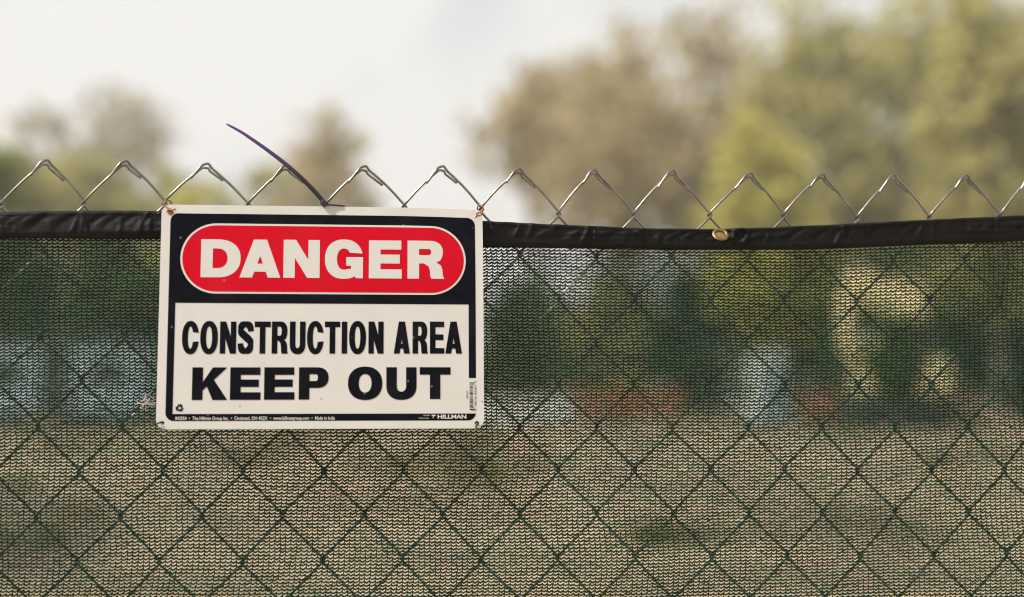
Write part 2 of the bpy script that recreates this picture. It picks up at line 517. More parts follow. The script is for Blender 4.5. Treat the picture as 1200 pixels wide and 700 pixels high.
def screen():
    root = empty('privacy_screen', FB, YAW, 'green knitted privacy screen with black top hem tied along the fence', 'fence screen')
    # ---- knitted cloth: wavy rows of yarn joined by short stitches
    p, rp = .00572, .00356
    cols = int((UMAX - UMIN) / p)
    z_bot = fl(600, 700)[2] - .13
    rows = int((hbot(0) + .006 - z_bot) / rp)
    r = np.random.default_rng(11)
    prof = [(0.0, 1.0), (.20, .42), (.42, 0.0), (.72, .52)]
    A = .0021
    npt = len(prof)
    ua = (np.arange(cols)[:, None] + np.array([q[0] for q in prof])[None]).ravel() * p + UMIN
    dv = np.tile(np.array([q[1] for q in prof]), cols) * A
    n1 = len(ua)
    mean_b = float(hbot(np.linspace(-.5, .5, 30)).mean())
    hs = hbot(ua)
    hs = np.convolve(np.pad(hs, 60, mode='edge'), np.ones(121) / 121, 'valid')[:n1]
    allV, allQ = [], []
    base = 0
    idx = np.arange(n1 - 1)
    for j in range(rows):
        b = j * rp
        sag = (hs - mean_b) * (.35 + .65 * math.exp(-b / .10))
        zc = mean_b + .006 - b + sag + dv * r.uniform(.75, 1.2, n1) + np.repeat(r.normal(0, .00012, cols), npt) + .0012 * np.sin(ua * 5 + j * .05) + .0006 * np.sin(ua * 14 - j * .11 + 2) + .0005 * np.sin(ua * 31 + j * .07)
        uc = ua + .0011 * math.sin(j * .21) + .0024 * np.sin(j * .043 + ua * 4) + .0009 * np.sin(j * .13 + ua * 11) + np.repeat(r.normal(0, .00018, cols), npt)
        t = .00108 * np.repeat(r.uniform(.85, 1.15, cols), npt)
        y = -(.0047 + .0018 * min(1, max(0, (b - .06) / .12)) + .0007 * np.cos(uc * 2.4) + billow(uc, zc)) + r.normal(0, .00012, n1)
        top = np.stack([uc, y, zc + t], 1)
        bot = np.stack([uc, y, zc - t], 1)
        frt = np.stack([uc, y - .0011, zc], 1)
        V = np.concatenate([top, bot, frt])
        a, c, f = base + idx, base + n1 + idx, base + 2 * n1 + idx
        allV.append(V)
        allQ += [np.stack([a, a + 1, f + 1, f], 1), np.stack([f, f + 1, c + 1, c], 1), np.stack([c, c + 1, a + 1, a], 1)]
        base += 3 * n1
        # stitches linking to the row below
        k = np.arange(cols) * npt
        uu, zz, yy = uc[k] + r.normal(0, .00015, cols), zc[k], y[k]
        w = .00042 * r.uniform(.6, 1.5, cols)
        top2 = zz
        bot2 = zz - rp - .0001
        lean = .0002
        S = np.stack([np.stack([uu - w, yy + .0003, top2], 1), np.stack([uu + w, yy + .0003, top2], 1), np.stack([uu, yy - .0008, top2], 1),
                      np.stack([uu - w + lean, yy + .0003, bot2], 1), np.stack([uu + w + lean, yy + .0003, bot2], 1), np.stack([uu + lean, yy - .0008, bot2], 1)], 1).reshape(-1, 3)
        q = base + np.arange(cols) * 6
        allV.append(S)
        allQ += [np.stack([q, q + 2, q + 5, q + 3], 1), np.stack([q + 2, q + 1, q + 4, q + 5], 1)]
        base += 6 * cols
    me = fast_mesh('knit_mesh', np.concatenate(allV), np.concatenate(allQ))
    obj('knit_mesh', me, M['yarn'], root, kind='stuff')
    # ---- plain run of the same cloth down to the ground, below the picture
    zz = np.linspace(.02, z_bot + .004, 10)
    uu = np.linspace(UMIN, UMAX, 60)
    X, Z = np.meshgrid(uu, zz)
    V = np.stack([X.ravel(), -(.0065 + billow(X, Z)).ravel(), Z.ravel()], 1)
    i = np.arange(59 * 9); a = (i // 59) * 60 + i % 59
    obj('lower_cloth', fast_mesh('lower_cloth', V, np.stack([a, a + 1, a + 61, a + 60], 1)), M['yarn'], root)
    # ---- hem: folded strip with creases, pierced by the grommet
    nu, nv = 1500, 16
    u = np.linspace(UMIN, UMAX, nu)
    s = np.linspace(0, 1, nv)
    Um, Sm = np.meshgrid(u, s)
    zt = htop(Um) + .0008 * waves(Um, 1, 8, 30, 260)
    zb = hbot(Um) + .0004 * waves(Um, 2, 6, 30, 160)
    Zm = zb + (zt - zb) * Sm
    crease = .0019 * waves(Um + .012 * np.sin(Sm * 4), 4, 9, 60, 420) * np.exp(-((Sm - .58) / .38) ** 2)
    rs = np.random.default_rng(21)
    for _ in range(130):                         # sharp pinched creases, upright or slanting
        c0, w_, k_, am = rs.uniform(UMIN, UMAX), rs.uniform(.0009, .003), rs.uniform(-.016, .016), rs.uniform(.0006, .0024)
        s0 = rs.uniform(.35, .85)
        crease = crease + am * np.exp(-(((Um - c0 - k_ * (Sm - .5)) / w_) ** 2)) * np.exp(-((Sm - s0) / .28) ** 2)
    for _ in range(36):                         # long lengthwise folds
        c0, w_, s0, k_, am = rs.uniform(UMIN, UMAX), rs.uniform(.03, .09), rs.uniform(.3, .9), rs.uniform(-2, 2), rs.uniform(.0006, .0016)
        crease = crease + am * np.exp(-((Um - c0) / w_) ** 2) * np.exp(-((Sm - s0 - k_ * (Um - c0)) / .08) ** 2)
    fold = .0007 * np.sin(np.pi * np.clip(Sm, 0, 1)) ** .35 + .0012 * np.exp(-((Sm - .93) / .06) ** 2) + .0007 * np.exp(-((Sm - .22) / .05) ** 2) * (1 + .6 * waves(Um, 9, 5, 40, 300))
    g = fl(843.5, 275.3, NH + .004)
    Nn = NH + fold + crease + .0012 * waves(Um, 5, 5, 8, 40)
    # second, empty hole shape pressed into the cloth to the right of the grommet
    g2 = fl(868, 276, NH + .004)
    d2 = np.hypot((Um - g2[0]) / .0075, (Zm - g2[2]) / .008)
    Nn = Nn + .003 * np.exp(-((d2 - 1) / .35) ** 2) - .001 * np.exp(-(d2 / .6) ** 2)
    V = np.stack([Um.ravel(), -Nn.ravel(), Zm.ravel()], 1)
    i = np.arange((nu - 1) * (nv - 1)); a = (i // (nu - 1)) * nu + i % (nu - 1)
    Q = np.stack([a, a + 1, a + nu + 1, a + nu], 1)
    ctr = V[Q].mean(1)
    keep = np.hypot((ctr[:, 0] - g[0]) / .0066, (ctr[:, 2] - g[2]) / .0046) > 1
    ho = obj('hem', fast_mesh('hem', V, Q[keep]), M['hem'], root)
    sm = ho.modifiers.new('thickness', 'SOLIDIFY'); sm.thickness = .0012; sm.offset = -1
    # ---- brass grommet: rolled outer flange and inner barrel, tilted with the cloth
    prof = [(.0054, -.002), (.0054, .0004), (.0060, .0011), (.0072, .0012), (.0085, .0009), (.0092, .0002), (.0094, -.0003)]
    tilt = Matrix.Rotation(R(-38), 3, 'X')
    V, F = [], []
    seg = 40
    for k in range(seg):
        th = 2 * math.pi * k / seg
        for (rad, hgt) in prof:
            v = tilt @ Vector((rad * math.cos(th), -hgt, rad * math.sin(th)))
            V.append((v.x + g[0], v.y + g[1] - .0035, v.z + g[2]))
    m = len(prof)
    for k in range(seg):
        for j in range(m - 1):
            F.append((k * m + j, ((k + 1) % seg) * m + j, ((k + 1) % seg) * m + j + 1, k * m + j + 1))
    MB().add(V, F).build('grommet', M['brass'], root, smooth=True)
    return root
screen()

# ------------------------------------------------------------------ sign
LEAN = R(3.6)
pTL, pTR, pBR, pBL = (191, 241), (567, 243.2), (566.3, 503.5), (181, 502)
top0 = hit(380, 242, O + N * .0265, N)
SN = (N * math.cos(LEAN) + Vector((0, 0, math.sin(LEAN)))).normalized()
c3 = [hit(*p, top0, SN) for p in (pTL, pTR, pBR, pBL)]
SX = ((c3[2] - c3[3]).normalized() + (c3[1] - c3[0]).normalized()).normalized()
SX = (SX - SN * SX.dot(SN)).normalized()
SY = SN.cross(SX)
W_ = ((c3[1] - c3[0]).length + (c3[2] - c3[3]).length) / 2
H_ = ((c3[0] - c3[3]).length + (c3[1] - c3[2]).length) / 2
ctr = (c3[0] + c3[1] + c3[2] + c3[3]) / 4
S0 = ctr - SX * W_ / 2 - SY * H_ / 2
src = [pTL, pTR, pBR, pBL]; dst = [(0, H_), (W_, H_), (W_, 0), (0, 0)]
Am, Bm = [], []
for (x, y), (a, b) in zip(src, dst):
    Am += [[x, y, 1, 0, 0, 0, -a * x, -a * y], [0, 0, 0, x, y, 1, -b * x, -b * y]]; Bm += [a, b]
Hm = np.append(np.linalg.solve(np.array(Am), np.array(Bm)), 1).reshape(3, 3)
def sp(px, py):
    q = Hm @ np.array([px, py, 1.0])
    return q[0] / q[2], q[1] / q[2]
QV = Vector((1, 1)).normalized()
Q0 = (W_ * QV.x + H_ * QV.y) - .085
def curl(x, y):
    q = x * QV.x + y * QV.y - Q0
    return -(max(0.0, q) ** 2) * 1.5

sign = bpy.data.objects.new('danger_sign', None); COL.objects.link(sign)
sign.matrix_world = Matrix((( SX.x, SY.x, SN.x, S0.x), (SX.y, SY.y, SN.y, S0.y), (SX.z, SY.z, SN.z, S0.z), (0, 0, 0, 1)))
tag(sign, 'white, black and red DANGER CONSTRUCTION AREA KEEP OUT sign wired to the fence', 'sign')

import bmesh
def print_layer(name, polys, z, mt, thick=0.0, slices=True):
    """polys: list of (outer, [holes]) in sign coordinates; flat print lying z above the panel's face"""
    bm = bmesh.new()
    for n_, (outer, holes) in enumerate(polys):
        loops = [[Vector((a, b, 0)) for a, b in outer]] + [[Vector((a, b, 0)) for a, b in h_] for h_ in holes]
        flat = [v for l_ in loops for v in l_]
        vs = [bm.verts.new((v.x, v.y, z + n_ * .000012)) for v in flat]
        for t in tessellate_polygon(loops):
            try:
                f = bm.faces.new([vs[i] for i in t])
            except ValueError:
                continue
            if f.normal.z < 0 or (vs[t[1]].co - vs[t[0]].co).cross(vs[t[2]].co - vs[t[0]].co).z < 0:
                f.normal_flip()
    if thick:
        r_ = bmesh.ops.extrude_face_region(bm, geom=bm.faces[:])
        for v in [g_ for g_ in r_['geom'] if isinstance(g_, bmesh.types.BMVert)]:
            v.co.z -= thick
        bmesh.ops.recalc_face_normals(bm, faces=bm.faces[:])
    if slices:
        for k in range(12):
            q = Q0 + k * .008
            bmesh.ops.bisect_plane(bm, geom=bm.verts[:] + bm.edges[:] + bm.faces[:], plane_co=(q * QV.x, q * QV.y, 0), plane_no=(QV.x, QV.y, 0), dist=1e-6)
        for v in bm.verts:
            v.co.z += curl(v.co.x, v.co.y)
    me = bpy.data.meshes.new(name)
    bm.to_mesh(me); bm.free()
    return obj(name, me, mt, sign)

def rrect(x0, y0, x1, y1, r, n=8):
    rs = r if isinstance(r, (list, tuple)) else [r] * 4       # BL, BR, TR, TL
    out = []
    for (cx, cy, a0, rr_) in ((x0, y0, 180, rs[0]), (x1, y0, 270, rs[1]), (x1, y1, 0, rs[2]), (x0, y1, 90, rs[3])):
        if rr_ <= 0:
            out.append((cx, cy)); continue
        sx = 1 if cx == x0 else -1; sy = 1 if cy == y0 else -1
        for k in range(n + 1):
            a = R(a0 + 90 * k / n)
            out.append((cx + sx * rr_ + math.cos(a) * rr_, cy + sy * rr_ + math.sin(a) * rr_))
    return out
def circ(c, r, n=16): return [(c[0] + r * math.cos(2 * math.pi * k / n), c[1] + r * math.sin(2 * math.pi * k / n)) for k in range(n)]

MM = W_ / 380.0                     # one photo pixel on the sign, metres
holesp = [sp(199.5, 248.5), sp(560, 251), sp(558, 497), sp(189, 494.7)]
print_layer('panel', [(rrect(0, 0, W_, H_, 11 * MM), [circ(h_, 2.3 * MM) for h_ in holesp])], 0, M['sign_white'], thick=.0014)
bx0, by1 = sp(201.3, 262)[0], sp(380, 252.2)[1]
bx0 = (bx0 + sp(192.3, 470)[0]) / 2
bx1 = sp(557.4, 320)[0]
by0 = sp(380, 493.2)[1]
ix0 = (sp(205.4, 365)[0] + sp(200.4, 480)[0]) / 2
ix1 = sp(548.7, 400)[0]
iy1 = sp(380, 355.9)[1]; iy0 = sp(380, 485)[1]
cut = sp(553, 443.6)[1]
r_ = 9.5 * MM
outer = rrect(bx0, by0, bx1, by1, r_)
# black border, open at the lower right where the bar code sits
bl = rrect(bx0, by0, bx1, by1, r_)
nb = 9
border = bl[:nb] + bl[nb:2 * nb] + [(bx1 - .0002, iy0), (ix0, iy0), (ix0, iy1), (ix1, iy1), (ix1, cut), (bx1, cut)] + bl[2 * nb:]
print_layer('border_print', [(border, [])], .0002, M['sign_black'])
ox0, oy1 = sp(211.6, 304)[0], sp(380, 263.4)[1]
ox1, oy0 = sp(546, 304)[0], sp(380, 344.9)[1]
orad = (oy1 - oy0) / 2
print_layer('oval_outline', [(rrect(ox0, oy0, ox1, oy1, orad, 20), [])], .0004, M['sign_text'])
e = 2.4 * MM
print_layer('red_oval', [(rrect(ox0 + e, oy0 + e, ox1 - e, oy1 - e, orad - e, 20), [])], .0006, M['sign_red'])

# ---- letters, drawn one by one in a box x0..x1, y0..y1 (y up)
def arc(cx, cy, rx, ry, a0, a1, n=20, ex=2.3):
    out = []
    for k in range(n + 1):
        a = R(a0 + (a1 - a0) * k / n)
        c, s = math.cos(a), math.sin(a)
        out.append((cx + rx * math.copysign(abs(c) ** (2 / ex), c), cy + ry * math.copysign(abs(s) ** (2 / ex), s)))
    return out
def glyph(ch, x0, x1, y0, y1, sw, hw, ov=0.0):
    w, h = x1 - x0, y1 - y0
    cx, cy = (x0 + x1) / 2, (y0 + y1) / 2
    X = lambda t: x0 + w * t
    Y = lambda t: y0 + h * t
    if ch == 'I': return [([(x0, y0), (x1, y0), (x1, y1), (x0, y1)], [])]
    if ch == 'T':
        a = cx - sw / 2; b = cx + sw / 2
        return [([(x0, y1), (x0, y1 - hw), (a, y1 - hw), (a, y0), (b, y0), (b, y1 - hw), (x1, y1 - hw), (x1, y1)], [])]
    if ch == 'E':
        m0 = cy - hw * .45; m1 = cy + hw * .45 + .02 * h; xm = X(.94)
        return [([(x0, y0), (x1, y0), (x1, y0 + hw), (x0 + sw, y0 + hw), (x0 + sw, m0), (xm, m0), (xm, m1), (x0 + sw, m1), (x0 + sw, y1 - hw), (X(.985), y1 - hw), (X(.985), y1), (x0, y1)], [])]
    if ch == 'N':
        k = sw * .97; dd = sw * 1.05
        f = 1 - k / (w - dd)
        return [([(x0, y0), (x0 + k, y0), (x0 + k, y0 + h * f), (x1 - dd, y0), (x1, y0), (x1, y1), (x1 - k, y1), (x1 - k, y1 - h * f), (x0 + dd, y1), (x0, y1)], [])]
    if ch == 'A':
        ap = sw * .56; fw = sw * 1.06
        yb0, yb1 = y0 + h * .155, y0 + h * .155 + hw * .88
        def inner(y, side):        # inner edge of a leg at height y
            t = (y - y0) / h
            xo = (x0 + (cx - ap - x0) * t) if side < 0 else (x1 + (cx + ap - x1) * t)
            return xo - side * fw
        yap = y0 + h * .70
        mid = []
        hole = [(inner(yb1, -1), yb1), (inner(yb1, 1), yb1), (cx + .0002, yap), (cx - .0002, yap)]
        if inner(yap, -1) > inner(yap, 1):
            pass
        # apex of the counter where both inner edges meet
        t1 = (cx - (x0 + fw)) / ((cx - ap) - x0)
        yap = y0 + h * min(.78, t1)
        hole = [(inner(yb1, -1), yb1), (inner(yb1, 1), yb1), (cx, yap)]
        return [([(x0, y0), (x0 + fw, y0), (inner(yb0, -1), yb0), (inner(yb0, 1), yb0), (x1 - fw, y0), (x1, y0), (cx + ap, y1), (cx - ap, y1)], [hole])]
    if ch == 'O':
        o_ = ov
        return [(arc(cx, cy, w / 2, h / 2 + o_, 0, 354, 47, 2.25), [arc(cx, cy, w / 2 - sw * 1.03, h / 2 + o_ - hw, 0, 352, 39, 2.2)])]
    if ch == 'U':
        rx = w / 2; ry = min(h * .42, rx * 1.25)
        out = [(x0, y1), (x0, y0 + ry)] + arc(cx, y0 + ry, rx, ry + ov, 180, 360, 22, 2.3)[1:-1] + [(x1, y0 + ry), (x1, y1), (x1 - sw, y1), (x1 - sw, y0 + ry)]
        out += arc(cx, y0 + ry, rx - sw, ry + ov - hw * 1.1, 360, 180, 18, 2.3)[1:-1] + [(x0 + sw, y0 + ry), (x0 + sw, y1)]
        return [(out, [])]
    if ch == 'D':
        s_ = X(.42)
        o = [(x0, y0)] + arc(s_, cy, x1 - s_, h / 2, -90, 90, 26, 2.25) + [(x0, y1)]
        i_ = [(x0 + sw, y0 + hw)] + arc(s_, cy, x1 - s_ - sw * 1.1, h / 2 - hw, -90, 90, 20, 2.2) + [(x0 + sw, y1 - hw)]
        return [(o, [i_])]
    if ch in 'PR':
        yb = y0 + h * (.36 if ch == 'P' else .40)
        xr = x1 if ch == 'P' else X(.965)
        by = (y1 + yb) / 2; ry = (y1 - yb) / 2
        s_ = xr - min(w * .42, ry * 1.1)
        o = [(x0, y0), (x0 + sw, y0), (x0 + sw, yb)] + arc(s_, by, xr - s_, ry, -90, 90, 20, 2.3) + [(x0, y1)]
        hh = hw * .92
        i_ = [(x0 + sw, yb + hh)] + arc(s_ - sw * .1, by, xr - s_ - sw * .92, ry - hh, -90, 90, 14, 2.2) + [(x0 + sw, y1 - hh)]
        g_ = [(o, [i_])]
        if ch == 'R':
            l0 = X(.93) - sw * 1.02
            leg = [(x0 + sw, yb + hh * .5), (x0 + sw, yb - .0001), (X(.44), yb - h * .0), (l0 - w * .04, yb - h * .07), (l0, yb - h * .17), (l0 + w * .015, y0 + h * .07), (l0 + w * .04, y0),
                   (x1, y0), (x1, y0 + h * .02), (x1 - w * .035, y0 + h * .07), (x1 - w * .05, yb - h * .15), (x1 - w * .09, yb - h * .05), (X(.78), yb + h * .03), (X(.9), yb + h * .08), (X(.9), yb + hh * .6)]
            g_.append((leg, []))
        return g_
    if ch == 'K':
        f = sw * 1.28
        return [([(x0, y0), (x0 + sw, y0), (x0 + sw, y1), (x0, y1)], []),
                ([(x0 + sw * .9, y0 + h * .50), (x0 + sw * .9, y0 + h * .26), (X(.52), y0 + h * .52), (X(.985), y1), (X(.985) - f * 1.05, y1)], []),
                ([(X(.38), y0 + h * .50), (x1 - f * 1.08, y0), (x1, y0), (X(.56), y0 + h * .70)], [])]
    if ch in 'CG':
        o_ = ov
        def ang(ry, dy, ex):      # angle at which the arc is dy above its centre
            return math.degrees(math.atan2((dy / ry) ** (ex / 2), (1 - (dy / ry) ** ex) ** .5))
        hi, lo = (.15 * h, .115 * h) if ch == 'C' else (.15 * h, .24 * h)
        R1, R2 = h / 2 + o_, h / 2 + o_ - hw
        ou = arc(cx, cy, w / 2, R1, ang(R1, hi, 2.25), 360 - ang(R1, lo, 2.25), 44, 2.25)
        inn = arc(cx, cy, w / 2 - sw * 1.03, R2, 360 - ang(R2, lo + .02 * h, 2.2), ang(R2, hi + .02 * h, 2.2), 36, 2.2)
        # keep the terminals inside the box
        g_ = [(ou + inn, [])]
        if ch == 'G':
            yb = y0 + h * .555
            g_.append(([(X(.56), yb - hw * .95), (X(.56), yb), (x1, yb), (x1, y0), (x1 - sw * .62, y0), (x1 - sw * .74, y0 + h * .14), (x1 - sw * 1.02, y0 + h * .2), (x1 - sw * 1.02, yb - hw * .95)], []))
        return g_
    if ch == 'S':
        n = [(.84, .695), (.80, .80), (.70, .885), (.5, .92), (.30, .89), (.185, .79), (.22, .67), (.40, .57), (.62, .475), (.795, .37), (.81, .22), (.70, .115), (.5, .08), (.30, .11), (.195, .21), (.165, .32)]
        pt = smooth_path([(X(a), Y(b), 0) for a, b in n], 4)[:, :2]
        T = np.gradient(pt, axis=0); T /= np.linalg.norm(T, axis=1)[:, None]
        nn = np.stack([-T[:, 1], T[:, 0]], 1)
        ww = np.abs(nn[:, 0]) * sw / 2 * .88 + np.abs(nn[:, 1]) * hw / 2 * .92
        # the diagonal spine is the heaviest stroke
        mid = np.exp(-((np.linspace(0, 1, len(pt)) - .5) / .13) ** 2)
        ww = ww * (1 + .06 * mid)
        a = pt + nn * ww[:, None]; b = pt - nn * ww[:, None]
        return [([tuple(q) for q in a] + [tuple(q) for q in b[::-1]], [])]
    return []

def word(name, letters, yt, yb, sw, hw, z, mt, ov, yt2=None, yb2=None):
    for ch, xa, xb in letters:
        f = (xa - letters[0][1]) / (letters[-1][2] - letters[0][1])
        t = yt + ((yt2 or yt) - yt) * f; b = yb + ((yb2 or yb) - yb) * f
        ym = (t + b) / 2; xm = (xa + xb) / 2
        X0, X1, Y1, Y0 = sp(xa, ym)[0], sp(xb, ym)[0], sp(xm, t)[1], sp(xm, b)[1]
        print_layer(name, glyph(ch, X0, X1, Y0, Y1, sw * MM, hw * MM, ov * MM), z, mt)

word('letter', [('D', 235.4, 281.4), ('A', 280.4, 327.8), ('N', 331.2, 373.5), ('G', 379.6, 424.3), ('E', 431.2, 470), ('R', 476.8, 520.2)],
     281.3, 325.5, 13.8, 11.0, .0008, M['sign_text'], .9, 281.9, 326.7)
word('letter', [('C', 212.6, 232), ('O', 233.6, 254), ('N', 256.4, 275.2), ('S', 277.2, 295.2), ('T', 296.5, 315.2), ('R', 316.6, 335.4), ('U', 337.6, 355.9), ('C', 357.8, 377.2), ('T', 378.5, 396.5), ('I', 398.4, 404.8), ('O', 407.1, 427), ('N', 429.9, 447.7),
                ('A', 459.8, 478.8), ('R', 482, 500), ('E', 502.6, 519.6), ('A', 520.8, 540.6)],
     376.8, 414.2, 6.5, 6.6, .0003, M['sign_black'], .7, 377, 414.8)
word('letter', [('K', 223.6, 264.6), ('E', 267.6, 303.1), ('E', 307.2, 342.6), ('P', 347.7, 382.4), ('O', 405.3, 445.7), ('U', 450.5, 486.2), ('T', 490, 526.6)],
     430.2, 468.2, 12.2, 8.8, .0003, M['sign_black'], .8, 430.9, 468.4)

def small_text(txt, xa, xb, yc, capx, mt, bold=.02, vertical=False):
    cu = bpy.data.curves.new('tmp', 'FONT')
    cu.body = txt; cu.size = 1.0; cu.offset = bold; cu.resolution_u = 3; cu.fill_mode = 'FRONT'
    to = bpy.data.objects.new('tmp', cu)
    me = bpy.data.meshes.new_from_object(to)
    bpy.data.objects.remove(to)
    n = len(me.vertices)
    c = np.zeros(n * 3); me.vertices.foreach_get('co', c); c = c.reshape(-1, 3)
    w0, w1 = c[:, 0].min(), c[:, 0].max()
    if vertical:                    # reads from bottom to top
        (X, Ya), (_, Yb) = sp(yc, xb), sp(yc, xa)
        s = (Yb - Ya) / (w1 - w0)
        v = np.stack([X - (c[:, 1] - .35) * capx * MM / .72, Ya + (c[:, 0] - w0) * s, np.full(n, .0004)], 1)
    else:
        (Xa, Ym), (Xb, _) = sp(xa, yc), sp(xb, yc)
        s = (Xb - Xa) / (w1 - w0)
        v = np.stack([Xa + (c[:, 0] - w0) * s, Ym + (c[:, 1] - .35) * capx * MM / .72, np.full(n, .0004)], 1)
    me.vertices.foreach_set('co', v.ravel()); me.update()
    me.materials.clear()
    return obj('small_print', me, mt, sign)
small_text('842054  \u2022  The Hillman Group Inc.  \u2022  Cincinnati, OH 45231  \u2022  www.hillmangroup.com  \u2022  Made in India', 203.8, 389.6, 489.3, 4.0, M['sign_text'], .012)
small_text('HILLMAN', 511, 545.2, 489.2, 4.6, M['sign_text'], .03)
small_text('HILLMAN', 494, 501.5, 487.6, 1.5, M['sign_text'], .0)
small_text('Made in India', 489, 500.5, 490.8, 1.6, M['sign_text'], .0)
# maker's slanted arrow mark
a, b = sp(506.3, 489)
k = MM
print_layer('maker_mark', [([(a - 2.6 * k, b + 1.9 * k), (a + 2.6 * k, b + 1.9 * k), (a + 2.0 * k, b + .7 * k), (a + .6 * k, b + .7 * k), (a - .6 * k, b - 2 * k), (a - 1.6 * k, b - 2 * k), (a - .4 * k, b + .7 * k), (a - 2.2 * k, b + .7 * k)], [])], .0004, M['sign_text'], slices=False)
# bar code
rb = random.Random(5)
bars, y = [], 449.0
while y < 481:
    t = rb.choice([.5, .5, .9, 1.4])
    xa, xb = (549.2, 553.4) if 452 < y < 477 else (549.2, 555.4)
    p0, p1 = sp(xa, y + t), sp(xb, y)
    bars.append(([(p0[0], p0[1]), (p1[0], p0[1]), (p1[0], p1[1]), (p0[0], p1[1])], []))
    y += t + rb.choice([.5, .6, 1.0, 1.3])
print_layer('bar_code', bars, .0003, M['sign_black'], slices=False)
small_text('0  08236 84205  4', 447, 482, 556.2, 2.2, M['sign_black'], .0, vertical=True)
small_text('842054', 459, 468, 546.2, 1.9, M['sign_black'], .0, vertical=True)
# recycling symbol: three chasing bent arrows
rc = sp(208.8, 477.3)
arrows = []
for q in range(3):
    rot = Matrix.Rotation(R(120 * q), 2)
    pl = [(-3.7, -3.5), (.9, -3.5), (.9, -4.9), (4.1, -2.5), (.9, -.3), (.9, -1.6), (-2.6, -1.6)]
    out = []
    for (x, y) in pl:
        v = rot @ Vector((x, y)) * MM
        out.append((v.x + rc[0], v.y + rc[1]))
    arrows.append((out, []))
print_layer('recycling_symbol', arrows, .0003, M['sign_black'], slices=False)

# ------------------------------------------------------------------ ties holding the sign
def tie_path(pts, n0=.028):
    return np.array([list(CAM + ray(px, py) * ((O + N * (n0 + dn) - CAM).dot(N) / ray(px, py).dot(N))) for px, py, dn in pts])
def wire_tie(pts, rad, mt, label, n0=.026, extra=None):
    root_p = tie_path([pts[0]], n0)[0]
    root = empty('wire_tie', root_p, 0, label, 'wire tie', 'wire ties at the sign corners')
    w = smooth_path(tie_path(pts, n0) - root_p, 6)
    MB().tube(w, rad, 7).build('wire_loop', mt, root, smooth=True)
    for e_ in extra or []:
        w = smooth_path(tie_path(e_, n0) - root_p, 5)
        MB().tube(w, rad, 7).build('wire_end', mt, root, smooth=True)
wire_tie([(201.5, 241, -.024), (200.5, 237.5, -.018), (198, 235.3, -.012), (194.5, 235.6, -.004), (192, 238.2, 0), (192.6, 241, .0), (196, 243.4, .001), (200, 245.4, .002), (202, 248, .002), (201.4, 250.8, .0005), (199, 250.6, -.001), (196.6, 248.4, .000), (197.2, 246.4, .002), (200.5, 246.3, .003), (206, 245.3, .003)],
         .00085, M['rust'], 'rusty twisted wire tie at the sign corner nearest the zip tie', extra=[[(195, 247.5, .001), (198, 250, .002), (201.5, 251.6, .001)]])
wire_tie([(559.5, 246, -.02), (559.8, 242.5, -.012), (562, 240.2, -.004), (565, 241.5, .0), (566, 244.6, .0), (564.6, 247.5, .0), (561.5, 249.2, .000), (558.5, 251, .001), (559.8, 253, .0), (563, 252.6, .0), (565, 250.4, .0)],
         .0008, M['rust'], 'rusty wire tie looped through the bent back corner of the sign', n0=.023, extra=[[(562, 247.4, -.001), (565.4, 250.4, .0), (568, 253, -.008)]])
wire_tie([(189.6, 494.4, .0), (187.5, 495.3, .0022), (185, 496.3, .0025), (182.5, 497, .002), (180, 496.6, -.004), (177, 495, -.022)],
         .0008, M['dark_wire'], 'short dark wire tie in the lower sign corner beside the recycling symbol', n0=.0405)
wire_tie([(558.2, 497.6, -.002), (557, 495.8, .0018), (558.4, 494.2, .0022), (560.4, 495, .0022), (560.5, 497.2, .002), (558.8, 498.6, .0018), (557.4, 500, .0018), (558.4, 501.6, .001), (560, 504.6, -.012)],
         .0007, M['dark_wire'], 'thin curled wire tie in the lower sign corner below the bar code', n0=.0405)

def zip_tie():
    n0 = .0275
    pts = [(380.5, 238.5, .0), (373, 229.3, .001), (361, 216.5, .002), (347, 203, .002), (331, 189.5, .001), (313, 175.8, .0), (297, 164.5, .0), (282, 154.5, .001), (265, 145.2, .003)]
    base = tie_path([pts[0]], n0)[0]
    root = empty('zip_tie', base, 0, 'black nylon zip tie above the sign with its long tail sticking up', 'zip tie')
    w = smooth_path(tie_path(pts, n0) - base, 6)
    m = len(w)
    t = np.linspace(0, 1, m)
    rad = np.interp(t, [0, .45, .8, .97, 1], [.0024, .0023, .0017, .0012, .0007])
    mb = MB().tube(w, rad, 8, flat=.35, up=(N.x, N.y, N.z))
    o = mb.build('tail', M['tie'], root, smooth=True)
    att = o.data.attributes.new('along', 'FLOAT', 'POINT')
    att.data.foreach_set('value', np.repeat(t, 8).astype(np.float32))
    h = tie_path([(379.6, 238.3, .001)], n0)[0] - base
    rot = Matrix.Rotation(YAW, 4, 'Z') @ Matrix.Rotation(R(42), 4, 'Y')
    MB().box(h, (.0072, .0048, .0062), rot, bev=.0012).build('head', M['tie'], root)
    loop = [(381, 239, .001), (386, 240.0, .0), (394, 240.8, -.001), (402, 241.6, -.003), (407, 243.5, -.02), (398, 246.5, -.034), (386, 246, -.032), (380.5, 242, -.02), (379.6, 239.5, -.002)]
    w = smooth_path(tie_path(loop, n0) - base, 5)
    MB().tube(w, .0021, 8, flat=.4, up=(0, 0, 1)).build('loop', M['tie'], root, smooth=True)
zip_tie()

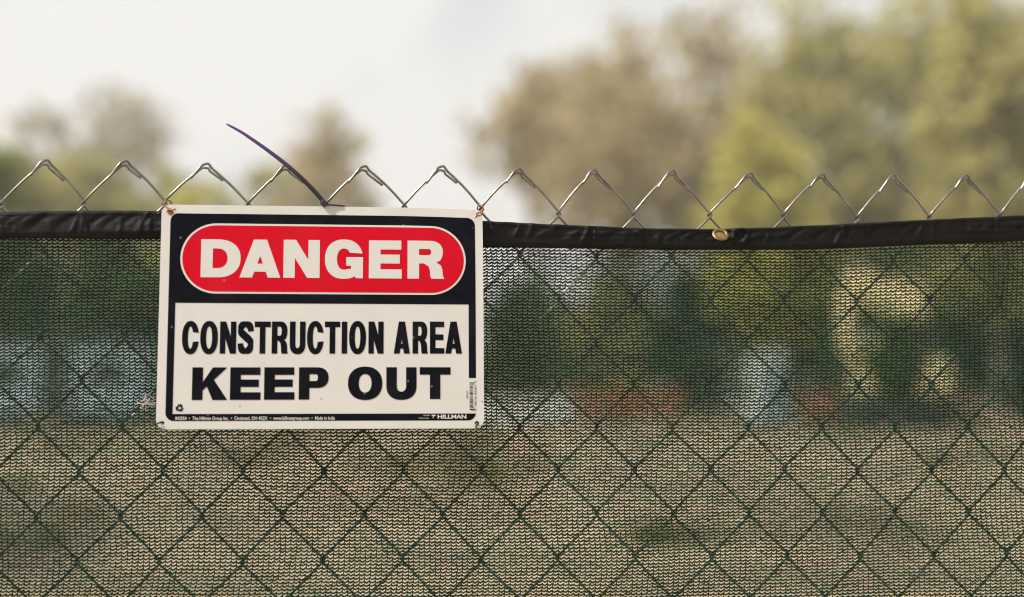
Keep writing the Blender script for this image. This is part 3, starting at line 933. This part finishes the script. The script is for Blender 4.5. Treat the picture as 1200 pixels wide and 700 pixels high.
def tuft():
    rr = random.Random(9)
    c = tie_path([(171, 471, 0)], .010)[0]
    root_l = 'frayed wisp of pale thread snagged on the screen beside the lower sign corner'
    mb = MB()
    for k in range(16):
        x, y = rr.uniform(164, 175), rr.uniform(466, 478)
        p = [(x, y, rr.uniform(-.002, .001))]
        a = rr.uniform(0, 6.28)
        for _ in range(5):
            a += rr.uniform(-1.1, 1.1)
            x += math.cos(a) * 2.6; y += math.sin(a) * 2.2
            p.append((x, y, rr.uniform(-.002, .003)))
        mb.tube(smooth_path(tie_path(p, .0105) - c, 3), .00032, 4)
    for p in ([(167, 476, .002), (170, 472.5, .003), (173.5, 469.5, .002)], [(154.5, 487, .001), (157.5, 484, .001)]):
        mb.tube(tie_path(p, .0105) - c, .0007, 5)
    o = mb.build('thread_wisp', M['thread'], None)
    o.location = c
    tag(o, root_l, 'thread')
tuft()

# ------------------------------------------------------------------ trees
def tree(name, px, d, top, hw, bottom, leaf, label, cat='tree', clumps=38, leaves=95, size=.30, dens=1.0, group='trees beyond the building site', seed=0, squash=1.0, lean=0):
    r = np.random.default_rng(1000 + seed)
    base = at(px, d)
    root = empty(name, base, r.uniform(0, 6.28) * 0, label, cat, group)
    zt = zat(top, d) - base.z
    zb = max(.1, zat(bottom, d) - base.z)
    rw = hw / FPX * d
    cz, rz = (zt + zb) / 2, (zt - zb) / 2
    # clump centres in the crown's outline, irregular
    C = []
    while len(C) < clumps:
        v = r.normal(size=3); v /= np.linalg.norm(v)
        q = r.uniform(.15, 1) ** .6
        wz = 1 - .35 * max(0, v[2] * q) - .1 * abs(v[2] * q)
        C.append((v[0] * rw * q * wz * 1.0 + lean * rw * v[2] * q, v[1] * rw * q * wz * .8, cz + v[2] * q * rz * .9))
    C = np.array(C)
    cr = np.abs(r.normal(.22, .09, clumps)).clip(.08, .45) * min(rw, rz) 
    # trunk and limbs
    mb = MB()
    tr = max(.05, .018 * zt)
    top_z = zb + (zt - zb) * .62
    sway = r.normal(0, .03 * zt, 2)
    def trunk_at(z):
        t = z / top_z
        return np.array([sway[0] * t * t, sway[1] * t * t, z])
    zs = np.linspace(-.15, top_z, 8)
    mb.tube([trunk_at(max(z, 0)) + (0, 0, min(z, 0)) for z in zs], tr * (1 - .75 * np.linspace(0, 1, 8)), 7)
    for c in C[: min(clumps, 16)]:
        z0 = min(top_z * .97, max(zb * .6, c[2] - .35 * abs(np.hypot(c[0], c[1])) - .15 * (zt - zb)))
        p0 = trunk_at(max(.2 * top_z, z0))
        mid = (p0 + c) / 2 + np.array([0, 0, .08 * np.linalg.norm(c - p0)])
        mb.tube(smooth_path([p0, mid, c], 3), np.linspace(tr * .38, tr * .08, 7), 5)
    mb.build('trunk', M['bark'], root, smooth=True)
    # leaves: small curved faces spread through each clump
    cnt = np.maximum(8, (leaves * dens * (cr / cr.mean()) ** 2).astype(int))
    ci = np.repeat(np.arange(clumps), cnt)
    n = len(ci)
    v = r.normal(size=(n, 3)); v /= np.linalg.norm(v, axis=1)[:, None]
    q = r.uniform(0, 1, n) ** .45 * np.where(r.uniform(0, 1, n) < .2, r.uniform(1, 2.0, n), 1)
    P = C[ci] + v * (cr[ci] * q)[:, None] * np.array([1.15, 1.15, .8 * squash])
    sc_ = size * r.uniform(.6, 1.4, n)
    a = r.normal(size=(n, 3)); a /= np.linalg.norm(a, axis=1)[:, None]
    b = np.cross(a, r.normal(size=(n, 3))); b /= np.linalg.norm(b, axis=1)[:, None]
    w = np.cross(a, b) * .25
    V = np.stack([P - a * sc_[:, None], P - b * (sc_ * .45)[:, None] + w * sc_[:, None], P + a * sc_[:, None], P + b * (sc_ * .45)[:, None] + w * sc_[:, None]], 1).reshape(-1, 3)
    i = np.arange(n) * 4
    T = np.concatenate([np.stack([i, i + 1, i + 2], 1), np.stack([i, i + 2, i + 3], 1)])
    obj('crown', fast_mesh('crown', V, T, smooth=False), M[leaf], root)
    return root

TREES = [
 # px, d, top, half width, crown bottom, leaf, clumps, density, label
 (-38, 46, 130, 72, 430, 'green', 40, 1.3, 'fresh green tree at the left edge behind the fence, lowest leaves darkest'),
 (46, 72, 100, 84, 420, 'grey', 46, .75, 'pale grey-green tree second from the left with thin crown'),
 (140, 76, 78, 84, 400, 'grey', 56, .75, 'tall thin greyish tree behind the second wire tip with open crown'),
 (243, 64, 178, 62, 430, 'yellow', 32, .9, 'low yellow-green tree just behind the upper left corner of the sign'),
 (192, 74, 162, 64, 420, 'olive', 34, .8, 'thin olive tree between the two greyish trees and the sign corner'),
 (2, 62, 160, 70, 320, 'olive', 36, .9, 'low olive tree under the pale grey-green one at the left edge'),
 (100, 66, 176, 74, 310, 'olive', 38, .8, 'low olive tree between the first two wire tips'),
 (315, 70, 184, 60, 430, 'olive', 30, .8, 'small olive tree behind the tail of the zip tie'),
 (376, 66, 94, 82, 420, 'brown', 56, 1.0, 'round olive-brown tree standing alone behind the sign'),
 (632, 66, 70, 98, 228, 'brown', 46, .8, 'brownish tree at the left end of the big tree mass right of the sign'),
 (720, 70, -2, 70, 300, 'brown', 34, .7, 'tallest brown tree with a lone tuft at its top'),
 (742, 62, 46, 122, 340, 'brown', 64, 1.0, 'broad brown-olive tree in the middle of the big tree mass'),
 (842, 68, -45, 112, 340, 'brown', 60, .8, 'greyish brown tree with bright sky gaps left of the yellow-green tree'),
 (893, 47, 108, 76, 450, 'yellow', 40, 1.2, 'bright yellow-green tree above the brass grommet'),
 (968, 60, -40, 110, 400, 'olive', 66, 1.1, 'olive tree rising behind the bright yellow-green tree'),
 (1075, 64, -70, 130, 360, 'olive', 74, 1.1, 'large olive-yellow tree with its top cut by the picture edge'),
 (1172, 50, -60, 105, 420, 'olive', 64, 1.2, 'dense olive tree at the far right edge behind the fence'),
 (1120, 58, 112, 80, 400, 'olive', 40, .8, 'lower olive tree in front of the olive trees at the right'),
 (1010, 59, 150, 58, 440, 'olive', 30, .9, 'low olive tree right of the bright yellow-green tree'),
 (1262, 52, -20, 90, 440, 'olive', 40, 1.1, 'olive tree partly outside the right edge of the picture'),
]
for i, (px, d, top, hw, bot, leaf, cl, de, lab) in enumerate(TREES):
    tree('leafy_tree', px, d, top, hw, bot, leaf, lab, clumps=int(cl * 2.1), dens=de, leaves=21, size=.33, seed=i)

SHRUBS = [
 (15, 54, 250, 62, 500, 'dgreen', 'dark green shrub behind the screen at the far left'),
 (120, 55, 262, 66, 500, 'green', 'olive green shrub behind the screen beside the dark one'),
 (215, 56, 270, 55, 500, 'dgreen', 'dark shrub behind the left edge of the sign'),
 (618, 62, 318, 56, 498, 'grass_green', 'green shrub showing through the screen right of the sign'),
 (720, 62, 306, 66, 498, 'olive', 'shrub behind the orange netting, rounder than its neighbours'),
 (815, 60, 305, 60, 498, 'dgreen', 'dark shrub behind the right end of the orange netting'),
 (945, 58, 300, 56, 500, 'green', 'green shrub between the portable toilet and the excavator'),
 (1125, 54, 285, 66, 505, 'dgreen', 'big dark green shrub right of the excavator'),
 (1046, 42, 372, 26, 470, 'green', 'slim green sapling in front of the excavator'),
 (1205, 52, 280, 60, 505, 'dgreen', 'dark green shrub at the right edge behind the screen'),
]
for i, (px, d, top, hw, bot, leaf, lab) in enumerate(SHRUBS):
    tree('shrub', px, d, top, hw, bot, leaf, lab, 'shrub', clumps=52, leaves=80, size=.26, group='shrubs behind the site', seed=60 + i)

def treeline():
    r = np.random.default_rng(5)
    n = 16000
    x = r.uniform(-150, 150, n)
    y = 112 + r.normal(0, 5, n)
    hgt = 6.5 + 2.5 * np.sin(x * .11) + 1.8 * np.sin(x * .31 + 1) + 1.2 * np.sin(x * .83)
    z = ground_z(112) + r.uniform(0, 1, n) ** .8 * hgt
    P = np.stack([x, y, z], 1)
    s = r.uniform(.4, 1.1, n)
    a = r.normal(size=(n, 3)); a /= np.linalg.norm(a, axis=1)[:, None]
    b = np.cross(a, r.normal(size=(n, 3))); b /= np.linalg.norm(b, axis=1)[:, None]
    V = np.stack([P - a * s[:, None], P - b * (s * .6)[:, None], P + a * s[:, None], P + b * (s * .6)[:, None]], 1).reshape(-1, 3)
    i = np.arange(n) * 4
    o = obj('far_woods', fast_mesh('far_woods', V, np.stack([i, i + 1, i + 2, i + 3], 1), False), M['green'])
    tag(o, 'low far-off woods along the horizon behind everything', None, None, 'stuff')
treeline()

M['weed'] = leaf_mat('weed_leaves', (.045, .06, .018), (.20, .21, .07), .4)
def weeds():
    r = np.random.default_rng(77)
    pc = np.stack([r.uniform(-24, 26, 150), r.uniform(9, 56, 150)], 1)
    far = np.stack([r.uniform(-26, 28, 120), r.uniform(45, 62, 120)], 1)
    pc = np.concatenate([pc, far])
    n_ = r.integers(25, 110, len(pc))
    ci = np.repeat(np.arange(len(pc)), n_)
    n = len(ci)
    rad = r.uniform(.15, .7, len(pc))[ci]
    x = pc[ci, 0] + r.normal(0, 1, n) * rad; y = pc[ci, 1] + r.normal(0, 1, n) * rad
    z = np.array([ground_z(q) for q in y]) - .02
    h = r.uniform(.08, .30, n); w = r.uniform(.02, .05, n)
    a = r.uniform(0, 6.28, n); lx, ly = r.normal(0, .5, n) * h, r.normal(0, .5, n) * h
    V = np.stack([np.stack([x - w * np.cos(a), y - w * np.sin(a), z], 1), np.stack([x + w * np.cos(a), y + w * np.sin(a), z], 1), np.stack([x + lx, y + ly, z + h], 1)], 1).reshape(-1, 3)
    o = obj('weeds', fast_mesh('weeds', V, np.arange(n * 3).reshape(-1, 3), False), M['weed'])
    tag(o, 'scattered weeds and grass tufts on the bare dirt', None, None, 'stuff')
weeds()

# ------------------------------------------------------------------ things on the site
def face(px, d): return at(px, d)

def excavator():
    b = at(1042, 45)
    root = empty('excavator', b, 0, 'pale yellow excavator with raised boom and tucked bucket behind the screen', 'excavator')
    for s in (-1, 1):
        t = empty_mb = MB()
        t.box((0, s * .95, .42), (3.0, .5, .82), bev=.25)
        tk = t.build('track', M['rubber'], root)
        for k in range(5):
            MB().tube([(-1.1 + k * .55, s * .95 - .28, .42), (-1.1 + k * .55, s * .95 + .28, .42)], .2, 10).build('roller', M['steel'], tk)
    MB().box((0, 0, .95), (1.5, 1.5, .25), bev=.1).build('turntable', M['steel'], root)
    MB().box((.25, 0, 1.5), (2.5, 2.1, .95), bev=.15).build('body', M['digger'], root)
    MB().box((1.35, 0, 1.55), (.7, 2.15, 1.1), bev=.2).build('counterweight', M['digger'], root)
    c = MB().box((-.35, -.62, 2.2), (1.2, .85, 1.15), bev=.1).build('cab', M['digger'], root)
    MB().box((-.35, -1.06, 2.3), (.9, .03, .75)).build('window', M['glass'], c)
    MB().box((-.965, -.62, 2.3), (.03, .65, .75)).build('window', M['glass'], c)
    q = lambda px, py: (at(px, 45).x - b.x, .35, zat(py, 45) - b.z)
    def beam(name, pts, w, parent=root, m='digger'):
        P = smooth_path([q(*p) for p in pts], 4)
        return MB().tube(P, w, 8, up=(0, 1, 0)).build(name, M[m], parent)
    bm_ = beam('boom', [(1024, 448), (1002, 415), (996, 365), (1008, 322)], [.24] * 5 + [.3] * 5 + [.28] * 3)
    beam('hydraulic_cylinder', [(1018, 446), (1012, 400), (1006, 360)], .09, bm_, 'steel')
    st = beam('stick', [(1000, 318), (1030, 332), (1070, 362)], [.3] * 5 + [.34] * 4)
    beam('hydraulic_cylinder', [(1006, 306), (1030, 318), (1062, 346)], .09, st, 'steel')
    # bucket: curved shell
    V, F = [], []
    cx, _, cz = q(1052, 358)
    for k in range(9):
        a = R(-30 + 210 * k / 8)
        for rad in (.95, .82):
            for y in (-.55, 1.05):
                V.append((cx + rad * math.cos(a), y, cz + rad * math.sin(a) * .95))
    for k in range(8):
        i, j = k * 4, k * 4 + 4
        F += [(i, i + 1, j + 1, j), (i + 2, j + 2, j + 3, i + 3), (i, j, j + 2, i + 2), (i + 1, i + 3, j + 3, j + 1)]
    F += [(0, 2, 3, 1), (32, 33, 35, 34)]
    ml = MB().add(V, F)
    for y in (-.55, 1.05):
        W = [(cx + .9 * math.cos(R(-30 + 210 * k / 8)), y, cz + .9 * .95 * math.sin(R(-30 + 210 * k / 8))) for k in range(9)]
        ml.add(W + [(p[0], p[1] + .04, p[2]) for p in W], [tuple(range(9)), tuple(range(17, 8, -1))])
    bk = ml.build('bucket', M['digger'], root)
    for k in range(4):
        MB().box((cx + .88 * math.cos(R(-34)), -.45 + k * .47, cz + .88 * math.sin(R(-34)) - .12), (.1, .12, .3), taper=.5).build('tooth', M['steel'], bk)
excavator()

def toilet():
    b = at(900, 45)
    root = empty('portable_toilet', b, R(8), 'white portable toilet between the yellow-green tree and the excavator', 'portable toilet')
    MB().box((0, 0, .08), (1.08, 1.08, .16), bev=.05).build('skid', M['steel'], root)
    MB().box((0, 0, 1.17), (1.0, 1.0, 2.0), bev=.06).build('cabin', M['white_paint'], root)
    MB().box((0, 0, 2.26), (1.06, 1.06, .2), taper=.8, bev=.06).build('roof', M['white_paint'], root)
    dr = MB().box((0, -.52, 1.12), (.72, .04, 1.8), bev=.01).build('door', M['blue_white'], root)
    MB().box((.26, -.555, 1.1), (.1, .04, .18)).build('handle', M['steel'], dr)
    MB().tube([(.35, .4, 2.3), (.35, .4, 2.75)], .06, 8).build('vent_pipe', M['white_paint'], root)
toilet()

def trailer():
    b = at(84, 45)
    root = empty('site_trailer', b, R(-3), 'bluish white site office trailer with dark roof edge behind the screen', 'site trailer')
    MB().box((0, 0, 1.55), (5.2, 2.3, 2.2), bev=.08).build('body', M['blue_white'], root)
    MB().box((0, 0, 2.74), (5.4, 2.5, .22), bev=.06).build('roof', M['steel'], root)
    MB().box((0, 0, .36), (5.0, 1.9, .18)).build('chassis', M['steel'], root)
    for x in (-1.65, 1.55):
        w = MB().box((x, -1.16, 1.75), (1.2, .05, .9), bev=.015).build('window', M['white_paint'], root)
        MB().box((x, -1.195, 1.75), (1.05, .03, .75)).build('pane', M['glass'], w)
    dr = MB().box((-.1, -1.165, 1.45), (.9, .05, 1.9), bev=.015).build('door', M['steel'], root)
    MB().box((.22, -1.21, 1.4), (.06, .06, .16)).build('handle', M['white_paint'], dr)
    for s in (-1, 1):
        for x in (-1.5, 1.5):
            MB().tube([(x, s * .98 - .11, .36), (x, s * .98 + .11, .36)], .36, 16).build('wheel', M['rubber'], root)
    MB().box((-.1, -1.6, .22), (1.0, .7, .3), bev=.03).build('step', M['wood'], root)
trailer()

def netting(px0, px1, d, label, seed):
    a, b = at(px0, d), at(px1, d)
    ln = (b - a).length
    root = empty('safety_netting', a, 0, label, 'safety netting', 'orange safety netting behind the site')
    npost = max(2, int(ln / 1.8) + 1)
    for k in range(npost):
        x = ln * k / (npost - 1)
        MB().box((x, .05, .68), (.07, .05, 1.45), taper=.9).build('stake', M['wood'], root)
    mb = MB()
    rr = random.Random(seed)
    n = max(8, int(ln / .14))
    def sagz(x, z):
        t = (x / ln * (npost - 1)) % 1
        return z - .10 * math.sin(math.pi * t) * (z / 1.2) + .02 * math.sin(x * 5)
    for j in range(9):
        z = .12 + j * .135
        P = [(ln * k / n, .0, sagz(ln * k / n, z)) for k in range(n + 1)]
        mb.tube(P, .026, 4, flat=.3, up=(0, 1, 0))
    for k in range(n + 1):
        x = ln * k / n
        mb.tube([(x, .004, sagz(x, .1)), (x, .004, sagz(x, .66)), (x, .004, sagz(x, 1.22))], .014, 4, flat=.3, up=(0, 1, 0))
    mb.build('net', M['orange'], root)
netting(662, 800, 54, 'longer run of orange safety netting right of the sign, seen through the screen', 1)
netting(938, 984, 53, 'short run of orange safety netting between the toilet and the excavator', 2)

def barrier(px, d, rz, label):
    root = empty('concrete_barrier', at(px, d), rz, label, 'concrete barrier', 'pale concrete barriers')
    prof = [(-.3, 0), (-.3, .1), (-.15, .32), (-.09, .95), (.09, .95), (.15, .32), (.3, .1), (.3, 0)]
    m = len(prof)
    V = [(x, y, z) for x in (-1.0, 1.0) for (y, z) in prof]
    F = [(k, (k + 1) % m, m + (k + 1) % m, m + k) for k in range(m)] + [tuple(range(m - 1, -1, -1)), tuple(range(m, 2 * m))]
    MB().add(V, F).build('barrier_block', M['concrete'], root)
    for x in (-.6, .6):
        MB().tube([(x - .08, 0, .93), (x - .08, 0, 1.05), (x + .08, 0, 1.05), (x + .08, 0, .93)], .018, 6).build('lifting_loop', M['steel'], root)
barrier(588, 48, R(4), 'pale concrete barrier nearest the right edge of the sign')
barrier(640, 50, R(-6), 'pale concrete barrier between the sign and the orange netting')

def mound():
    b = at(1128, 46)
    r = np.random.default_rng(4)
    V, F = [(0, 0, 1.55)], []
    rings, seg = 9, 28
    for i in range(1, rings + 1):
        q = i / rings
        for k in range(seg):
            a = 2 * math.pi * k / seg
            rad = 2.0 * q * (1 + .12 * math.sin(2 * a + 1) + .06 * math.sin(5 * a))
            z = 1.55 * (1 - q) ** 1.15 + r.normal(0, .035) - (.1 if i == rings else 0)
            V.append((rad * math.cos(a), rad * .8 * math.sin(a), z))
    for k in range(seg):
        F.append((0, 1 + k, 1 + (k + 1) % seg))
    for i in range(rings - 1):
        for k in range(seg):
            o_ = 1 + i * seg
            F.append((o_ + k, o_ + seg + k, o_ + seg + (k + 1) % seg, o_ + (k + 1) % seg))
    o = MB().add(V, F).build('dirt_mound', M['dirt'], None, smooth=True)
    o.location = b
    tag(o, 'tan mound of loose dirt right of the excavator', 'dirt mound')
mound()

# ------------------------------------------------------------------ haze
def haze():
    z1 = 34.0
    m = bpy.data.materials.new('pale_haze'); m.use_nodes = True
    n, l = m.node_tree.nodes, m.node_tree.links
    for x in list(n): n.remove(x)
    out = n.new('ShaderNodeOutputMaterial')
    v = n.new('ShaderNodeVolumePrincipled')
    v.inputs['Color'].default_value = (.95, .92, .86, 1)
    v.inputs['Density'].default_value = .0017
    v.inputs['Anisotropy'].default_value = .2
    l.new(v.outputs[0], out.inputs['Volume'])
    o = MB().box((0, 165, (z1 - 1.2) / 2), (800, 480, z1 + 1.2)).build('haze', m)
    tag(o, 'thin pale haze over the whole site', None, None, 'stuff')
haze()
